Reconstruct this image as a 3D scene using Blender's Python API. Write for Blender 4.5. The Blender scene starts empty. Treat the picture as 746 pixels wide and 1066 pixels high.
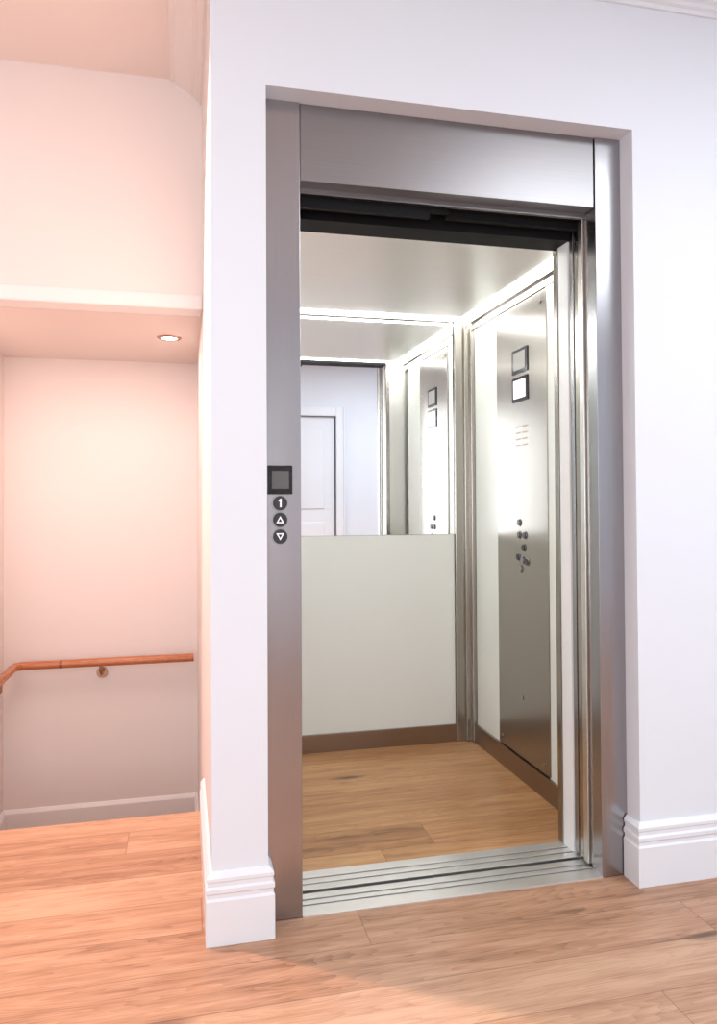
import bpy, bmesh, math, random
from mathutils import Matrix, Vector
random.seed(3)
sc = bpy.context.scene
sc.view_settings.view_transform = 'Standard'
sc.view_settings.exposure = 0.0

# ------------------------------------------------------------ materials
def nt(name):
    m = bpy.data.materials.new(name); m.use_nodes = True
    t = m.node_tree
    return m, t, t.nodes, t.links, t.nodes['Principled BSDF']

def paint(name, col, rough=0.55, bump=0.02, scale=180, var=0.02):
    m, t, n, l, b = nt(name)
    tc = n.new('ShaderNodeTexCoord')
    no = n.new('ShaderNodeTexNoise'); no.inputs['Scale'].default_value = scale
    l.new(tc.outputs['Object'], no.inputs['Vector'])
    no2 = n.new('ShaderNodeTexNoise'); no2.inputs['Scale'].default_value = 1.3
    l.new(tc.outputs['Object'], no2.inputs['Vector'])
    r = n.new('ShaderNodeValToRGB')
    r.color_ramp.elements[0].color = tuple(c*(1-var) for c in col)+(1,)
    r.color_ramp.elements[1].color = tuple(min(1, c*(1+var)) for c in col)+(1,)
    l.new(no2.outputs['Fac'], r.inputs['Fac'])
    l.new(r.outputs['Color'], b.inputs['Base Color'])
    bu = n.new('ShaderNodeBump'); bu.inputs['Strength'].default_value = bump; bu.inputs['Distance'].default_value = 0.002
    l.new(no.outputs['Fac'], bu.inputs['Height']); l.new(bu.outputs['Normal'], b.inputs['Normal'])
    b.inputs['Roughness'].default_value = rough
    return m

def steel(name, col=(0.55, 0.54, 0.55), rough=0.3, stretch=(400, 400, 3.0), var=0.04, metal=1.0):
    m, t, n, l, b = nt(name)
    tc = n.new('ShaderNodeTexCoord'); mp = n.new('ShaderNodeMapping')
    mp.inputs['Scale'].default_value = stretch
    no = n.new('ShaderNodeTexNoise'); no.inputs['Scale'].default_value = 1.0; no.inputs['Detail'].default_value = 4
    l.new(tc.outputs['Object'], mp.inputs['Vector']); l.new(mp.outputs['Vector'], no.inputs['Vector'])
    r = n.new('ShaderNodeValToRGB')
    r.color_ramp.elements[0].position = 0.3; r.color_ramp.elements[1].position = 0.7
    r.color_ramp.elements[0].color = tuple(c*(1-var) for c in col)+(1,)
    r.color_ramp.elements[1].color = tuple(min(1, c*(1+var)) for c in col)+(1,)
    l.new(no.outputs['Fac'], r.inputs['Fac']); l.new(r.outputs['Color'], b.inputs['Base Color'])
    mr = n.new('ShaderNodeMapRange'); mr.inputs['To Min'].default_value = rough*0.92; mr.inputs['To Max'].default_value = rough*1.1
    l.new(no.outputs['Fac'], mr.inputs['Value']); l.new(mr.outputs['Result'], b.inputs['Roughness'])
    b.inputs['Metallic'].default_value = metal
    bu = n.new('ShaderNodeBump'); bu.inputs['Strength'].default_value = 0.02; bu.inputs['Distance'].default_value = 0.001
    l.new(no.outputs['Fac'], bu.inputs['Height']); l.new(bu.outputs['Normal'], b.inputs['Normal'])
    return m

def plain(name, col, rough=0.4, metal=0.0, emis=0.0, spec=0.5):
    m, t, n, l, b = nt(name)
    b.inputs['Base Color'].default_value = tuple(col)+(1,)
    b.inputs['Roughness'].default_value = rough
    b.inputs['Metallic'].default_value = metal
    b.inputs['Specular IOR Level'].default_value = spec
    if emis > 0:
        b.inputs['Emission Color'].default_value = tuple(col)+(1,)
        b.inputs['Emission Strength'].default_value = emis
    return m

def wood_floor(name, c_dark, c_mid, c_light, pw=0.165, pl=1.9, rough=0.30, knots=True):
    m, t, n, l, b = nt(name)
    def math_(op, a, bb=None, v=None):
        x = n.new('ShaderNodeMath'); x.operation = op
        if hasattr(a, 'is_linked'): l.new(a, x.inputs[0])
        else: x.inputs[0].default_value = a
        if bb is not None:
            if hasattr(bb, 'is_linked'): l.new(bb, x.inputs[1])
            else: x.inputs[1].default_value = bb
        return x.outputs[0]
    tc = n.new('ShaderNodeTexCoord'); sp = n.new('ShaderNodeSeparateXYZ')
    l.new(tc.outputs['Object'], sp.inputs[0])
    X, Y = sp.outputs['X'], sp.outputs['Y']
    ys = math_('DIVIDE', Y, pw); row = math_('FLOOR', ys); fy = math_('FRACT', ys)
    wn = n.new('ShaderNodeTexWhiteNoise'); wn.noise_dimensions = '1D'; l.new(row, wn.inputs['W'])
    xs = math_('ADD', math_('DIVIDE', X, pl), math_('MULTIPLY', wn.outputs['Value'], 5.3))
    colx = math_('FLOOR', xs); fx = math_('FRACT', xs)
    cb = n.new('ShaderNodeCombineXYZ'); l.new(row, cb.inputs[0]); l.new(colx, cb.inputs[1])
    wn2 = n.new('ShaderNodeTexWhiteNoise'); wn2.noise_dimensions = '2D'; l.new(cb.outputs[0], wn2.inputs['Vector'])
    rnd = wn2.outputs['Value']
    # broad tone
    cg = n.new('ShaderNodeCombineXYZ')
    l.new(math_('ADD', math_('MULTIPLY', X, 2.2), math_('MULTIPLY', rnd, 31.0)), cg.inputs[0])
    l.new(math_('MULTIPLY', Y, 30.0), cg.inputs[1]); l.new(math_('MULTIPLY', rnd, 17.0), cg.inputs[2])
    g = n.new('ShaderNodeTexNoise'); g.inputs['Scale'].default_value = 1.0; g.inputs['Detail'].default_value = 8
    g.inputs['Roughness'].default_value = 0.68; g.inputs['Distortion'].default_value = 0.15
    l.new(cg.outputs[0], g.inputs['Vector'])
    # fine pores
    cg2 = n.new('ShaderNodeCombineXYZ')
    l.new(math_('ADD', math_('MULTIPLY', X, 10), math_('MULTIPLY', rnd, 11.0)), cg2.inputs[0])
    l.new(math_('MULTIPLY', Y, 360.0), cg2.inputs[1])
    g2 = n.new('ShaderNodeTexNoise'); g2.inputs['Scale'].default_value = 1.0; g2.inputs['Detail'].default_value = 2
    l.new(cg2.outputs[0], g2.inputs['Vector'])
    # cathedral figure
    cg3 = n.new('ShaderNodeCombineXYZ')
    l.new(math_('ADD', math_('MULTIPLY', X, 0.75), math_('MULTIPLY', rnd, 7.0)), cg3.inputs[0])
    l.new(math_('ADD', math_('MULTIPLY', Y, 8.0), math_('MULTIPLY', rnd, 13.0)), cg3.inputs[1])
    wv = n.new('ShaderNodeTexNoise'); wv.inputs['Scale'].default_value = 1.0; wv.inputs['Detail'].default_value = 3.0
    wv.inputs['Roughness'].default_value = 0.45
    l.new(cg3.outputs[0], wv.inputs['Vector'])
    rings = math_('FRACT', math_('MULTIPLY', wv.outputs['Fac'], 34.0))
    rings = math_('POWER', rings, 2.0)
    f1 = math_('MULTIPLY', g.outputs['Fac'], 0.56)
    f2 = math_('MULTIPLY', g2.outputs['Fac'], 0.30)
    f3 = math_('MULTIPLY', rnd, 0.15)
    f4 = math_('MULTIPLY', rings, -0.075)
    fac = math_('ADD', math_('ADD', f1, f2), math_('ADD', f3, f4))
    r = n.new('ShaderNodeValToRGB')
    e = r.color_ramp.elements
    e[0].position = 0.31; e[0].color = tuple(c_dark)+(1,)
    e[1].position = 0.62; e[1].color = tuple(c_light)+(1,)
    k = e.new(0.45); k.color = tuple(c_mid)+(1,)
    l.new(fac, r.inputs['Fac'])
    ck = n.new('ShaderNodeCombineXYZ')
    l.new(math_('MULTIPLY', X, 1.7), ck.inputs[0]); l.new(math_('MULTIPLY', Y, 6.0), ck.inputs[1])
    vo = n.new('ShaderNodeTexVoronoi'); vo.inputs['Scale'].default_value = 1.0
    l.new(ck.outputs[0], vo.inputs['Vector'])
    kd = n.new('ShaderNodeMapRange'); kd.inputs['From Min'].default_value = 0.03; kd.inputs['From Max'].default_value = 0.15
    kd.inputs['To Min'].default_value = 0.10 if knots else 1.0; kd.inputs['To Max'].default_value = 1.0
    l.new(math_('ADD', vo.outputs['Distance'], math_('MULTIPLY', math_('SUBTRACT', g.outputs['Fac'], 0.5), 0.24)), kd.inputs['Value'])
    dy = math_('MINIMUM', fy, math_('SUBTRACT', 1.0, fy)); dx = math_('MINIMUM', fx, math_('SUBTRACT', 1.0, fx))
    sy = n.new('ShaderNodeMapRange'); sy.inputs['From Max'].default_value = 0.013; sy.inputs['To Min'].default_value = 0.35
    l.new(dy, sy.inputs['Value'])
    sx = n.new('ShaderNodeMapRange'); sx.inputs['From Max'].default_value = 0.001; sx.inputs['To Min'].default_value = 0.35
    l.new(dx, sx.inputs['Value'])
    mul = math_('MULTIPLY', math_('MULTIPLY', sy.outputs[0], sx.outputs[0]), kd.outputs[0])
    mx = n.new('ShaderNodeMix'); mx.data_type = 'RGBA'
    mx.inputs[6].default_value = (c_dark[0]*0.35, c_dark[1]*0.3, c_dark[2]*0.25, 1)
    l.new(mul, mx.inputs[0]); l.new(r.outputs['Color'], mx.inputs[7])
    l.new(mx.outputs[2], b.inputs['Base Color'])
    b.inputs['Roughness'].default_value = rough
    bu = n.new('ShaderNodeBump'); bu.inputs['Strength'].default_value = 0.10; bu.inputs['Distance'].default_value = 0.002
    l.new(math_('ADD', mul, math_('MULTIPLY', g2.outputs['Fac'], 0.25)), bu.inputs['Height']); l.new(bu.outputs['Normal'], b.inputs['Normal'])
    return m

M_wall = paint('wall_paint', (0.77, 0.815, 0.88))
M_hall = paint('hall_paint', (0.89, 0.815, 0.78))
M_trim = paint('trim_gloss', (0.80, 0.835, 0.88), rough=0.3, bump=0.0)
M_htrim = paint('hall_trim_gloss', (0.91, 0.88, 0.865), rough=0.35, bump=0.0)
M_ceil = paint('ceiling_paint', (0.84, 0.83, 0.83), rough=0.8)
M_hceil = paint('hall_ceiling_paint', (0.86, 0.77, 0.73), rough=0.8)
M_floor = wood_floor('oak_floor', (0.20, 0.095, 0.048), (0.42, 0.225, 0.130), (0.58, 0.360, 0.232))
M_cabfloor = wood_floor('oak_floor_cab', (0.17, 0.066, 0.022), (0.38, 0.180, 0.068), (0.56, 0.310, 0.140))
M_steel = steel('brushed_steel', col=(0.40, 0.395, 0.41), rough=0.25)
M_steel_h = steel('brushed_steel_header', col=(0.30, 0.288, 0.292), stretch=(3, 400, 400), rough=0.36)
M_steel_w = steel('brushed_steel_warm', col=(0.45, 0.42, 0.385), rough=0.2)
M_cop = steel('brushed_steel_panel', col=(0.35, 0.325, 0.29), rough=0.24)
M_steel_l = steel('brushed_steel_light', col=(0.72, 0.70, 0.67), rough=0.3)
M_skirt = steel('skirting_steel', col=(0.31, 0.24, 0.19), rough=0.3, stretch=(3, 3, 400))
M_cabceil = steel('cab_ceiling_satin', col=(0.82, 0.82, 0.80), rough=0.33, stretch=(2, 120, 120), var=0.02, metal=0.4)
M_alu = steel('aluminium_sill', col=(0.84, 0.83, 0.82), rough=0.32, stretch=(3, 300, 300), var=0.04)
M_black = plain('black_steel', (0.008, 0.008, 0.009), 0.6, spec=0.15)
M_mirror = plain('mirror_glass', (0.93, 0.95, 0.95), 0.01, 1.0)
M_cabwhite = paint('cab_laminate', (0.85, 0.88, 0.84), rough=0.3, bump=0.0, var=0.01)
M_post = paint('car_post_white', (0.90, 0.92, 0.93), rough=0.3, bump=0.0, var=0.01)
M_led = plain('led_diffuser', (1.0, 0.998, 0.985), 0.5, emis=14.0)
M_gloss = plain('display_black', (0.015, 0.014, 0.014), 0.12)
M_screen = plain('display_screen', (0.12, 0.12, 0.12), 0.2)
M_screen_dim = plain('display_screen_grey', (0.40, 0.40, 0.37), 0.25)
M_screen_on = plain('display_lit', (0.95, 0.97, 1.0), 0.3, emis=1.2)
M_btn = plain('button_black', (0.03, 0.03, 0.033), 0.25)
M_ring = plain('button_ring', (0.35, 0.35, 0.36), 0.25, 1.0)
M_white = plain('legend_white', (0.9, 0.9, 0.9), 0.4, emis=0.25)
M_rail = wood_floor('handrail_timber', (0.34, 0.10, 0.035), (0.52, 0.17, 0.065), (0.62, 0.24, 0.10), pw=3, pl=9, rough=0.25, knots=False)
M_brass = plain('bracket_metal', (0.45, 0.28, 0.20), 0.3, 1.0)
M_lamp = plain('lamp_lens', (1.0, 0.93, 0.85), 0.4, emis=14)
M_pane = plain('added_window_pane', (0.85, 0.9, 0.95), 0.1)  # pane of the added window behind the camera
M_conc = paint('shaft_plaster', (0.25, 0.25, 0.25), rough=0.9)

# ------------------------------------------------------------ helpers
def finish(name, bm, mat, parent=None, bevel=0.0, smooth=False):
    me = bpy.data.meshes.new(name)
    bmesh.ops.recalc_face_normals(bm, faces=bm.faces[:])
    bm.to_mesh(me); bm.free()
    o = bpy.data.objects.new(name, me); sc.collection.objects.link(o)
    me.materials.append(mat)
    if smooth:
        for p in me.polygons: p.use_smooth = True
    if bevel > 0:
        md = o.modifiers.new('bevel', 'BEVEL'); md.width = bevel; md.segments = 2; md.limit_method = 'ANGLE'
    if parent: o.parent = parent
    return o

def boxes(name, lst, mat, parent=None, bevel=0.0):
    bm = bmesh.new()
    for (x0, x1, y0, y1, z0, z1) in lst:
        v = [bm.verts.new((x, y, z)) for x in (x0, x1) for y in (y0, y1) for z in (z0, z1)]
        for f in ((0,1,3,2),(4,6,7,5),(0,4,5,1),(2,3,7,6),(0,2,6,4),(1,5,7,3)):
            bm.faces.new([v[i] for i in f])
    return finish(name, bm, mat, parent, bevel)

def empty(name, loc=(0,0,0)):
    e = bpy.data.objects.new(name, None); sc.collection.objects.link(e)
    e.empty_display_size = 0.1
    return e

def sweep(name, path, prof, mat, parent=None):
    bm = bmesh.new(); P = [Vector(p) for p in path]; rings = []
    for i, p in enumerate(P):
        ns = []
        if i > 0: d = (P[i]-P[i-1]).normalized(); ns.append(Vector((d.y, -d.x)))
        if i < len(P)-1: d = (P[i+1]-P[i]).normalized(); ns.append(Vector((d.y, -d.x)))
        if len(ns) == 2:
            s = ns[0]+ns[1]; off = s/(1+ns[0].dot(ns[1]))
        else: off = ns[0]
        rings.append([bm.verts.new((p.x+off.x*d_, p.y+off.y*d_, z)) for d_, z in prof])
    n = len(prof)
    for a, b in zip(rings[:-1], rings[1:]):
        for j in range(n):
            bm.faces.new((a[j], a[(j+1) % n], b[(j+1) % n], b[j]))
    bm.faces.new(rings[0]); bm.faces.new(rings[-1][::-1])
    return finish(name, bm, mat, parent)

def cyl(name, p0, p1, r, mat, parent=None, seg=32, bevel=0.0, r2=None):
    bm = bmesh.new()
    p0, p1 = Vector(p0), Vector(p1); d = p1-p0
    q = d.to_track_quat('Z', 'Y').to_matrix().to_4x4()
    bmesh.ops.create_cone(bm, cap_ends=True, segments=seg, radius1=r, radius2=r if r2 is None else r2, depth=d.length,
                          matrix=Matrix.Translation((p0+p1)/2) @ q)
    o = finish(name, bm, mat, parent, bevel)
    for p in o.data.polygons: p.use_smooth = len(p.vertices) == 4
    return o

def poly(name, pts, y0, y1, mat, parent, axis='Y'):
    bm = bmesh.new()
    def mk(a, b, c): return (a, c, b) if axis == 'Y' else (c, a, b)
    A = [bm.verts.new(mk(a, b, y0)) for a, b in pts]; B = [bm.verts.new(mk(a, b, y1)) for a, b in pts]
    bm.faces.new(A); bm.faces.new(B[::-1]); n = len(pts)
    for j in range(n): bm.faces.new((A[j], A[(j+1) % n], B[(j+1) % n], B[j]))
    return finish(name, bm, mat, parent)

def tube(name, pts, r, mat, parent=None):
    cu = bpy.data.curves.new(name, 'CURVE'); cu.dimensions = '3D'; cu.bevel_depth = r; cu.bevel_resolution = 6
    s = cu.splines.new('POLY'); s.points.add(len(pts)-1)
    for i, p in enumerate(pts): s.points[i].co = (*p, 1)
    cu.use_fill_caps = True
    o = bpy.data.objects.new(name, cu); sc.collection.objects.link(o)
    dg = bpy.context.evaluated_depsgraph_get()
    me = bpy.data.meshes.new_from_object(o.evaluated_get(dg))
    bpy.data.objects.remove(o)
    o = bpy.data.objects.new(name, me); sc.collection.objects.link(o)
    me.materials.clear(); me.materials.append(mat)
    for p in me.polygons: p.use_smooth = True
    if parent: o.parent = parent
    return o

# ------------------------------------------------------------ room shell
CH = 2.675     # ceiling height
WF = -0.065    # face of lift wall
WE = -0.143    # free end of lift wall
XL, XR, YB = -2.6, 3.2, -3.6
boxes('floor', [(XL, XR, YB, 0.0, -0.04, 0), (XL, WE, 0.0, 0.78, -0.04, 0)], M_floor)
boxes('ceiling', [(WE, XR+.1, YB-.1, 2.0, CH, CH+0.06), (XL-.1, WE, YB-.1, -0.9, CH, CH+.06)], M_ceil)
boxes('ceiling_hall', [(XL-.1, WE, -0.9, 2.0, CH, CH+0.06)], M_hceil)
boxes('wall_front', [(WE, 0.0, WF, 0.06, 0, CH), (1.085, XR, WF, 0.06, 0, CH), (0.0, 1.085, WF, 0.06, 2.222, CH)], M_wall)
boxes('wall_right', [(XR, XR+.1, YB, 0.06, 0, CH)], M_wall)
boxes('wall_left', [(XL-.1, XL, YB, 0.88, 0, CH)], M_wall)
boxes('wall_back', [(XL, -1.7, YB-.1, YB, 0, CH), (-1.7, -0.1, YB-.1, YB, 0, 0.5), (-1.7, -0.1, YB-.1, YB, 2.2, CH), (-0.1, 0.62, YB-.1, YB, 0, CH),
                    (1.47, XR, YB-.1, YB, 0, CH), (0.62, 1.47, YB-.1, YB, 2.1, CH)], M_wall)
w1 = empty('added_window_1')  # added, unseen window behind the camera, housing the fill for the stair wall
boxes('frame', [(-1.78, -1.68, YB, YB+.03, 0.42, 2.28), (-0.12, -0.02, YB, YB+.03, 0.42, 2.28), (-1.68, -0.12, YB, YB+.03, 2.18, 2.28), (-1.82, 0.02, YB, YB+.05, 0.42, 0.50),
                (-0.925, -0.875, YB-.06, YB-.03, 0.5, 2.2)], M_trim, w1, 0.005)
boxes('pane', [(-1.7, -0.1, YB-.08, YB-.07, 0.5, 2.2)], M_pane, w1)
d1 = empty('door_1')
boxes('door_leaf', [(0.64, 1.45, YB-.07, YB-.03, 0.01, 2.085)], M_trim, d1, 0.003)
boxes('door_panels', [(0.76, 1.33, YB-.03, YB-.018, 0.2, 0.9), (0.76, 1.33, YB-.03, YB-.018, 1.05, 1.95)], M_trim, d1, 0.006)
boxes('architrave', [(0.53, 0.63, YB, YB+.03, 0, 2.19), (1.46, 1.56, YB, YB+.03, 0, 2.19), (0.63, 1.46, YB, YB+.03, 2.09, 2.19),
                     (0.53, 0.55, YB, YB+.045, 0, 2.19), (1.54, 1.56, YB, YB+.045, 0, 2.19)], M_trim, d1, 0.006)
# stair hall
SX = -1.05; SY = 0.78; SB = 1.86; SZ = 1.83; LZ = -0.54
boxes('wall_shaft', [(WE, -0.09, 0.06, SB, LZ, CH)], M_hall)
boxes('wall_hall', [(SX, WE, SY, SY+0.1, SZ+0.05, CH), (XL, SX, SY, SY+0.1, 0, CH)], M_hall)
boxes('wall_stair_left', [(SX-0.1, SX, SY+0.1, SB+0.1, LZ, SZ+0.05), (SX-0.1, SX, SY, SY+0.1, LZ, 0)], M_hall)
boxes('wall_stair_back', [(SX, -0.09, SB, SB+0.1, LZ, SZ+0.05)], M_hall)
boxes('ceiling_stair', [(SX, WE, SY+0.1, SB, SZ, SZ+0.05)], M_hceil)
boxes('band_stair_head', [(SX, WE, SY-0.010, SY+0.1, SZ, SZ+0.056)], M_htrim, None, 0.006)  # slightly proud, paler band along the head of the stair opening
boxes('floor_stair_landing', [(SX-.1, WE, 1.28, SB+.1, LZ-0.04, LZ)], M_floor)
st = empty('stairs')
boxes('treads', [(SX, WE, 0.76, 1.04, -0.21, -0.18), (SX, WE, 1.01, 1.29, -0.39, -0.36)], M_floor, st, 0.004)
boxes('risers', [(SX, WE, 0.765, 0.78, -0.18, -0.04), (SX, WE, 1.02, 1.035, -0.36, -0.21), (SX, WE, 1.265, 1.28, -0.54, -0.39)], M_htrim, st)

BB = [(0,0),(.016,0),(.016,.112),(.012,.118),(.012,.127),(.016,.132),(.016,.142),(.011,.147),(.011,.157),(.014,.161),(.014,.169),(.006,.180),(0,.182)]
sweep('baseboard_front', [(WE, 0.60), (WE, WF), (0.0, WF), (0.0, -0.004)], BB, M_trim)
sweep('baseboard_front_right', [(1.085, -0.004), (1.085, WF), (XR, WF)], BB, M_trim)
sweep('baseboard_stair', [(SX, 1.30), (SX, SB), (WE, SB), (WE, 1.30)], [(0, LZ), (.016, LZ), (.016, LZ+.185), (.012, LZ+.192), (.006, LZ+.200), (0, LZ+.202)], M_htrim)
sweep('baseboard_hall', [(XL, SY), (SX, SY)], BB, M_htrim)
CO = [(0,CH),(.095,CH),(.095,CH-.008),(.082,CH-.010),(.078,CH-.018),(.060,CH-.030),(.042,CH-.042),(.034,CH-.052),(.022,CH-.055),(.020,CH-.066),(.010,CH-.070),(.008,CH-.082),(0,CH-.082)]
sweep('trim_cornice', [(WE, WF), (XR, WF)], CO, M_trim)
sweep('trim_cornice_hall', [(WE, SY), (WE, WF), (WE+0.001, WF)], [(d*1.2, z) for d, z in CO], M_hall)

# ------------------------------------------------------------ hand rail
hr = empty('handrail')
RZ = 0.355; rx = SX+0.065; ry = SB-0.065
pts = [(WE-0.02, ry, RZ), (rx+0.05, ry, RZ)]
for k in range(1, 9):
    a = k/8*math.pi/2
    pts.append((rx+0.05-0.05*math.sin(a), ry-0.05+0.05*math.cos(a), RZ))
pts += [(rx, 1.42, RZ), (rx, 0.90, RZ+0.37)]
tube('rail', pts, 0.020, M_rail, hr)
def bracket(i, x, y, z, dx, dy):
    wx, wy = x+dx, y+dy
    cyl('bracket_rose_%d' % i, (wx-dx*0.15, wy-dy*0.15, z-0.062), (wx, wy, z-0.062), 0.026, M_brass, hr, bevel=0.002)
    tube('bracket_arm_%d' % i, [(wx-dx*0.1, wy-dy*0.1, z-0.062), (x+dx*0.2, y+dy*0.2, z-0.060), (x, y, z-0.045), (x, y, z-0.015)], 0.009, M_brass, hr)
bracket(1, -0.60, ry, RZ, 0, 0.065)
bracket(2, rx, 1.50, RZ, -0.065, 0)

# ------------------------------------------------------------ downlight
dl = empty('recessed_downlight')
dx, dy = -0.27, 1.27
bm = bmesh.new()
prof = [(0.034, 0.0), (0.036, -0.006), (0.048, -0.005), (0.052, 0.0)]
R = []
for i in range(40):
    a = i/40*2*math.pi
    R.append([bm.verts.new((dx+r*math.cos(a), dy+r*math.sin(a), SZ+z)) for r, z in prof])
for i in range(40):
    for j in range(4):
        bm.faces.new((R[i][j], R[(i+1) % 40][j], R[(i+1) % 40][(j+1) % 4], R[i][(j+1) % 4]))
finish('bezel', bm, M_brass, dl)
cyl('lens', (dx, dy, SZ-0.003), (dx, dy, SZ), 0.034, M_lamp, dl)

# ------------------------------------------------------------ lift door frame
fr = empty('elevator_door_frame')
boxes('jamb_left', [(0.0, 0.10, 0, 0.055, 0, 2.222)], M_steel, fr, 0.0015)
boxes('jamb_right', [(1.0, 1.085, 0, 0.055, 0, 2.222)], M_steel, fr, 0.0015)
boxes('header', [(0.102, 0.998, 0.005, 0.055, 2.008, 2.222)], M_steel_h, fr, 0.0015)
boxes('header_lip', [(0.10, 1.0, 0.052, 0.066, 1.992, 2.1)], M_steel_h, fr)
boxes('door_track_cover', [(0.10, 1.0, 0.07, 0.135, 2.0, 2.2)], M_black, fr)
boxes('hanger_plate', [(0.10, 0.50, 0.075, 0.09, 1.962, 2.0), (0.50, 0.56, 0.075, 0.09, 1.98, 2.0)], M_black, fr)
boxes('hanger_plate_rear', [(0.56, 1.0, 0.10, 0.118, 1.975, 2.0)], M_black, fr)
boxes('landing_door_panel', [(0.991, 1.46, 0.064, 0.090, 0.012, 1.995)], M_steel_l, fr, 0.002)
boxes('landing_door_panel_rear', [(0.996, 1.46, 0.098, 0.122, 0.012, 1.995)], M_steel_w, fr, 0.002)
boxes('door_gap_seal', [(1.004, 1.03, 0.05, 0.14, 0.0, 2.0)], M_cop, fr)
boxes('landing_sill', [(0.10, 1.0, -0.004, 0.048, -0.03, 0.004), (0.10, 1.0, 0.055, 0.076, -0.03, 0.004), (0.10, 1.0, 0.083, 0.112, -0.03, 0.004)], M_alu, fr, 0.0008)
boxes('sill_grooves', [(0.10, 1.0, 0.04, 0.23, -0.03, -0.010)], M_black, fr)

cp = empty('elevator_call_panel')
boxes('display_bezel', [(0.008, 0.076, -0.006, 0, 1.143, 1.221)], M_gloss, cp, 0.002)
boxes('display_screen', [(0.020, 0.066, -0.0075, -0.005, 1.158, 1.206)], M_screen, cp)
for i, z in enumerate((1.119, 1.074, 1.029)):
    cyl('button_ring_%d' % (i+1), (0.042, 0, z), (0.042, -0.004, z), 0.0225, M_ring, cp, 40)
    cyl('button_%d' % (i+1), (0.042, -0.002, z), (0.042, -0.0065, z), 0.0195, M_btn, cp, 40, 0.0008)
poly('legend_one', [(0.041, 1.108), (0.0455, 1.108), (0.0455, 1.131), (0.042, 1.131), (0.037, 1.126), (0.0385, 1.1235), (0.041, 1.1255)], -0.0075, -0.006, M_white, cp)
def tri_outline(name, zc, s):
    o = 0.011
    outer = [(0.042-o, zc-s*0.008), (0.042+o, zc-s*0.008), (0.042, zc+s*0.011)]
    inner = [(0.042-o*0.5, zc-s*0.0047), (0.042+o*0.5, zc-s*0.0047), (0.042, zc+s*0.0048)]
    poly(name, outer, -0.0072, -0.006, M_white, cp)
    poly(name+'_core', inner, -0.0078, -0.007, M_btn, cp)
tri_outline('legend_up', 1.073, 1); tri_outline('legend_down', 1.030, -1)

# ------------------------------------------------------------ lift cab
cab = empty('elevator_cab')
cx0, cx1, cy0, cy1, cz = -0.02, 1.12, 0.24, 1.31, 1.975
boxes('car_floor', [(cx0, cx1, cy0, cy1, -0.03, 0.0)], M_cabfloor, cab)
boxes('car_sill', [(0.08, 1.02, 0.130, 0.160, -0.03, 0.004), (0.08, 1.02, 0.167, 0.192, -0.03, 0.004), (0.08, 1.02, 0.199, 0.24, -0.03, 0.004)], M_alu, cab, 0.0008)
boxes('car_wall_back', [(cx0-.03, cx1+.03, cy1+0.012, cy1+0.03, 0, 2.1)], M_steel_w, cab)
boxes('back_panel', [(cx0, 1.03, cy1, cy1+0.012, 0.08, 0.968)], M_cabwhite, cab)
boxes('mirror', [(cx0, 1.03, cy1+0.001, cy1+0.012, 0.970, cz)], M_mirror, cab)
boxes('corner_post', [(1.032, cx1, cy1-0.014, cy1+0.012, 0, cz), (1.10, cx1, cy1-0.05, cy1-0.014, 0, cz), (1.075, cx1, cy1-0.03, cy1-.014, 0, cz)], M_cop, cab, 0.003)
boxes('car_wall_right', [(cx1+0.012, cx1+0.03, cy0, cy1+.012, 0, 2.1)], M_steel_w, cab)
boxes('side_panel', [(cx1, cx1+0.012, 1.003, cy1-0.05, 0.08, 1.93)], M_cabwhite, cab)
boxes('side_panel_front', [(cx1-0.002, cx1+0.012, 0.30, 0.550, 0.08, 1.93)], M_cabwhite, cab, 0.001)
boxes('side_capping', [(cx1-0.006, cx1+0.012, cy0, cy1-0.05, 1.93, cz)], M_steel_w, cab, 0.001)
boxes('car_wall_left', [(cx0-0.02, cx0, cy0, cy1+.012, 0, 2.1)], M_cabwhite, cab)
boxes('skirting_back', [(cx0, cx1-0.02, cy1-0.012, cy1, 0, 0.08)], M_skirt, cab, 0.001)
boxes('skirting_right', [(cx1-0.012, cx1+0.012, cy0, cy1-0.012, 0, 0.085)], M_skirt, cab, 0.001)
boxes('front_return', [(1.014, cx1+.03, cy0-0.03, cy0+0.012, 0, 2.0), (cx0-.02, 0.09, cy0-0.03, cy0+0.012, 0, 2.0)], M_steel_l, cab, 0.001)
boxes('car_door_post', [(0.994, 1.014, 0.160, 0.222, 0.004, 1.995)], M_post, cab, 0.001)
boxes('car_post_edge', [(0.992, 1.014, 0.226, cy0+0.014, 0.004, 1.99)], M_cop, cab, 0.001)
boxes('car_door_panel', [(0.998, 1.46, 0.134, 0.156, 0.012, 1.98)], M_steel, cab, 0.001)
boxes('car_door_header', [(cx0, cx1, 0.15, cy0+0.01, 1.957, 2.2)], M_black, cab)
boxes('ceiling_panel', [(0.05, 1.045, 0.288, 1.235, cz, cz+0.03)], M_cabceil, cab)
boxes('ceiling_top', [(cx0, cx1+.012, cy0, cy1+.012, cz+0.03, cz+0.06)], M_steel_w, cab)
boxes('led_strip', [(1.047, 1.098, 0.252, 1.29, cz-0.003, cz+0.02), (cx0, 0.048, 0.252, 1.29, cz-0.003, cz+0.02),
                    (0.048, 1.047, 1.237, 1.29, cz-0.003, cz+0.02), (0.048, 1.047, 0.252, 0.286, cz-0.003, cz+0.02)], M_led, cab)
boxes('ceiling_edge', [(1.098, cx1, 0.25, 1.305, cz-0.012, cz+0.02), (cx0, 1.098, 1.29, 1.31, cz-0.006, cz+0.02)], M_steel_w, cab)

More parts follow.
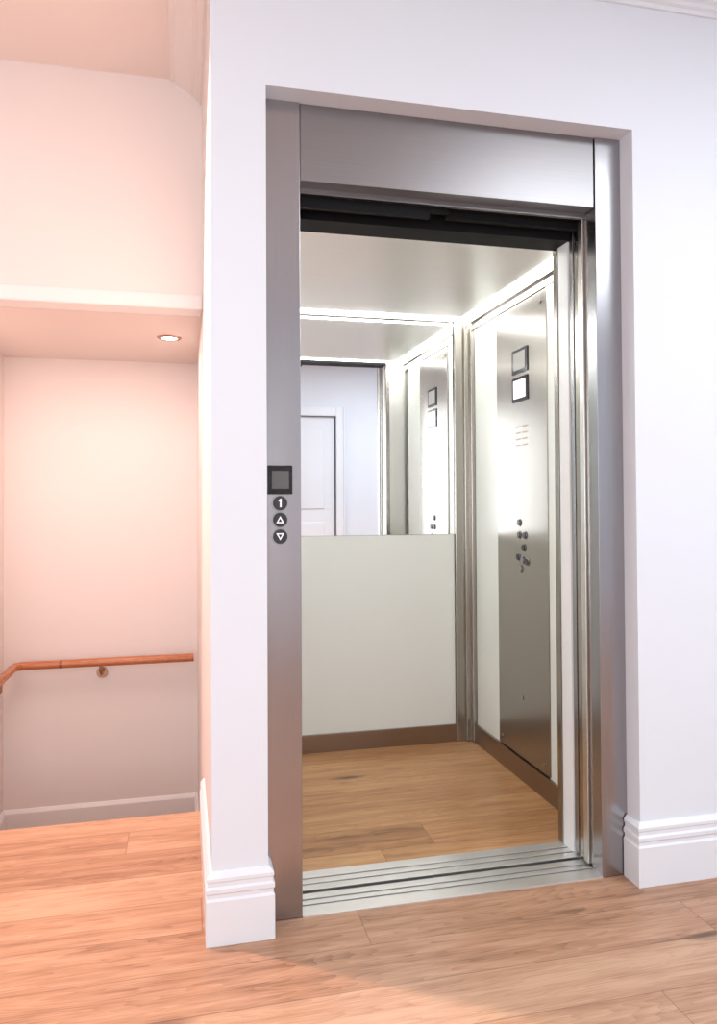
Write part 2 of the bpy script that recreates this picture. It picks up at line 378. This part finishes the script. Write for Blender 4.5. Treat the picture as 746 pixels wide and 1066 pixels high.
boxes('operating_panel', [(cx1-0.006, cx1+0.012, 0.540, 1.0, 0.09, 1.925)], M_cop, cab, 0.003)
xf = cx1-0.006
for i, (z, ms) in enumerate(((1.69, M_screen_dim), (1.575, M_screen_on))):
    boxes('display_frame_%d' % (i+1), [(xf-0.004, xf, 0.695, 0.835, z-0.05, z+0.05)], M_gloss, cab, 0.001)
    boxes('display_face_%d' % (i+1), [(xf-0.006, xf-0.003, 0.713, 0.817, z-0.036, z+0.036)], ms, cab)
holes = []
for gy in (0.73, 0.79):
    for k in range(4):
        z = 1.345+k*0.025
        holes.append((xf-0.0012, xf+0.001, gy-0.02, gy+0.02, z, z+0.006))
boxes('speaker_slots', holes, M_skirt, cab)
bi = 0
for (y, z, ms) in ((0.785, 1.035, M_btn), (0.785, 0.985, M_btn), (0.745, 0.935, M_btn), (0.795, 0.895, M_btn), (0.755, 0.885, M_ring), (0.715, 0.88, M_btn), (0.775, 0.85, M_ring), (0.735, 0.985, M_btn)):
    bi += 1
    cyl('car_button_ring_%d' % bi, (xf, y, z), (xf-0.003, y, z), 0.0165, M_ring, cab, 28)
    cyl('car_button_%d' % bi, (xf-0.002, y, z), (xf-0.006, y, z), 0.013, ms, cab, 28, 0.001)
for i, (y, z) in enumerate(((0.59, 1.885), (0.965, 1.885), (0.59, 0.125), (0.965, 0.125), (0.77, 0.33))):
    cyl('panel_screw_%d' % (i+1), (xf, y, z), (xf-0.003, y, z), 0.008, M_ring, cab, 20)

boxes('wall_hoistway', [(-0.09, 1.6, 1.5, 1.56, -0.6, CH), (1.55, 1.6, 0.06, 1.5, -0.6, CH), (-0.09, 1.6, 0.06, 1.56, -0.66, -0.6)], M_conc)

# ------------------------------------------------------------ lights
def area(name, loc, size, e, col, rot=(0,0,0), sy=None):
    L = bpy.data.lights.new(name, 'AREA'); L.energy = e; L.color = col; L.size = size
    if sy: L.shape = 'RECTANGLE'; L.size_y = sy
    o = bpy.data.objects.new(name, L); sc.collection.objects.link(o); o.location = loc; o.rotation_euler = rot
    return o
def spot(name, loc, target, e, col, ang, blend=0.5, r=0.03):
    L = bpy.data.lights.new(name, 'SPOT'); L.energy = e; L.color = col; L.spot_size = math.radians(ang); L.spot_blend = blend; L.shadow_soft_size = r
    o = bpy.data.objects.new(name, L); sc.collection.objects.link(o); o.location = loc
    o.rotation_euler = (Vector(target)-Vector(loc)).to_track_quat('-Z', 'Y').to_euler()
    return o
area('ceiling_lamp', (1.9, -1.9, CH-0.02), 1.4, 56, (0.86, 0.93, 1.0))
area('ceiling_lamp.001', (-1.4, -2.2, CH-0.02), 1.2, 11, (0.98, 0.95, 0.96))
area('added_window_fill', (-0.9, YB+0.04, 1.35), 1.55, 41, (0.93, 0.96, 1.0), rot=(math.pi/2, 0, 0), sy=1.65)  # added fill set in the unseen window to brighten the stair wall
spot('hall_spotlight', (-0.86, 0.42, CH-0.03), (0.10, -0.85, 0), 225, (1.0, 0.65, 0.54), 84, 0.3, 0.03)
area('hall_lamp', (-1.2, -0.5, CH-0.02), 0.7, 8, (1.0, 0.77, 0.69))
spot('stair_spotlight', (dx, dy, SZ-0.01), (dx-0.1, dy+0.1, 0), 3.5, (1.0, 0.76, 0.68), 165, 0.7, 0.035)
area('stair_fill', (-0.60, 1.08, SZ-0.01), 0.35, 6.3, (1.0, 0.76, 0.69))  # added soft fill that brightens the stair walls, no fitting here

w = bpy.data.worlds.new('world'); sc.world = w; w.use_nodes = True
w.node_tree.nodes['Background'].inputs['Color'].default_value = (0.8, 0.85, 1, 1)
w.node_tree.nodes['Background'].inputs['Strength'].default_value = 0.1

# ------------------------------------------------------------ camera
cam = bpy.data.cameras.new('camera'); co = bpy.data.objects.new('camera', cam); sc.collection.objects.link(co)
cam.sensor_fit = 'VERTICAL'; cam.sensor_height = 36; cam.sensor_width = 36
f = 778.0; cam.lens = f/1066*36
yaw, pitch, roll = math.radians(13.2), math.radians(1.0), math.radians(-0.3)
horizon = 523
cam.shift_y = -((533-(horizon - f*math.tan(pitch)))/1066)
cam.clip_start = 0.02
co.matrix_world = Matrix.Translation((-0.213, -2.02, 1.12)) @ Matrix.Rotation(-yaw, 4, 'Z') @ Matrix.Rotation(math.pi/2+pitch, 4, 'X') @ Matrix.Rotation(roll, 4, 'Z')
sc.camera = co
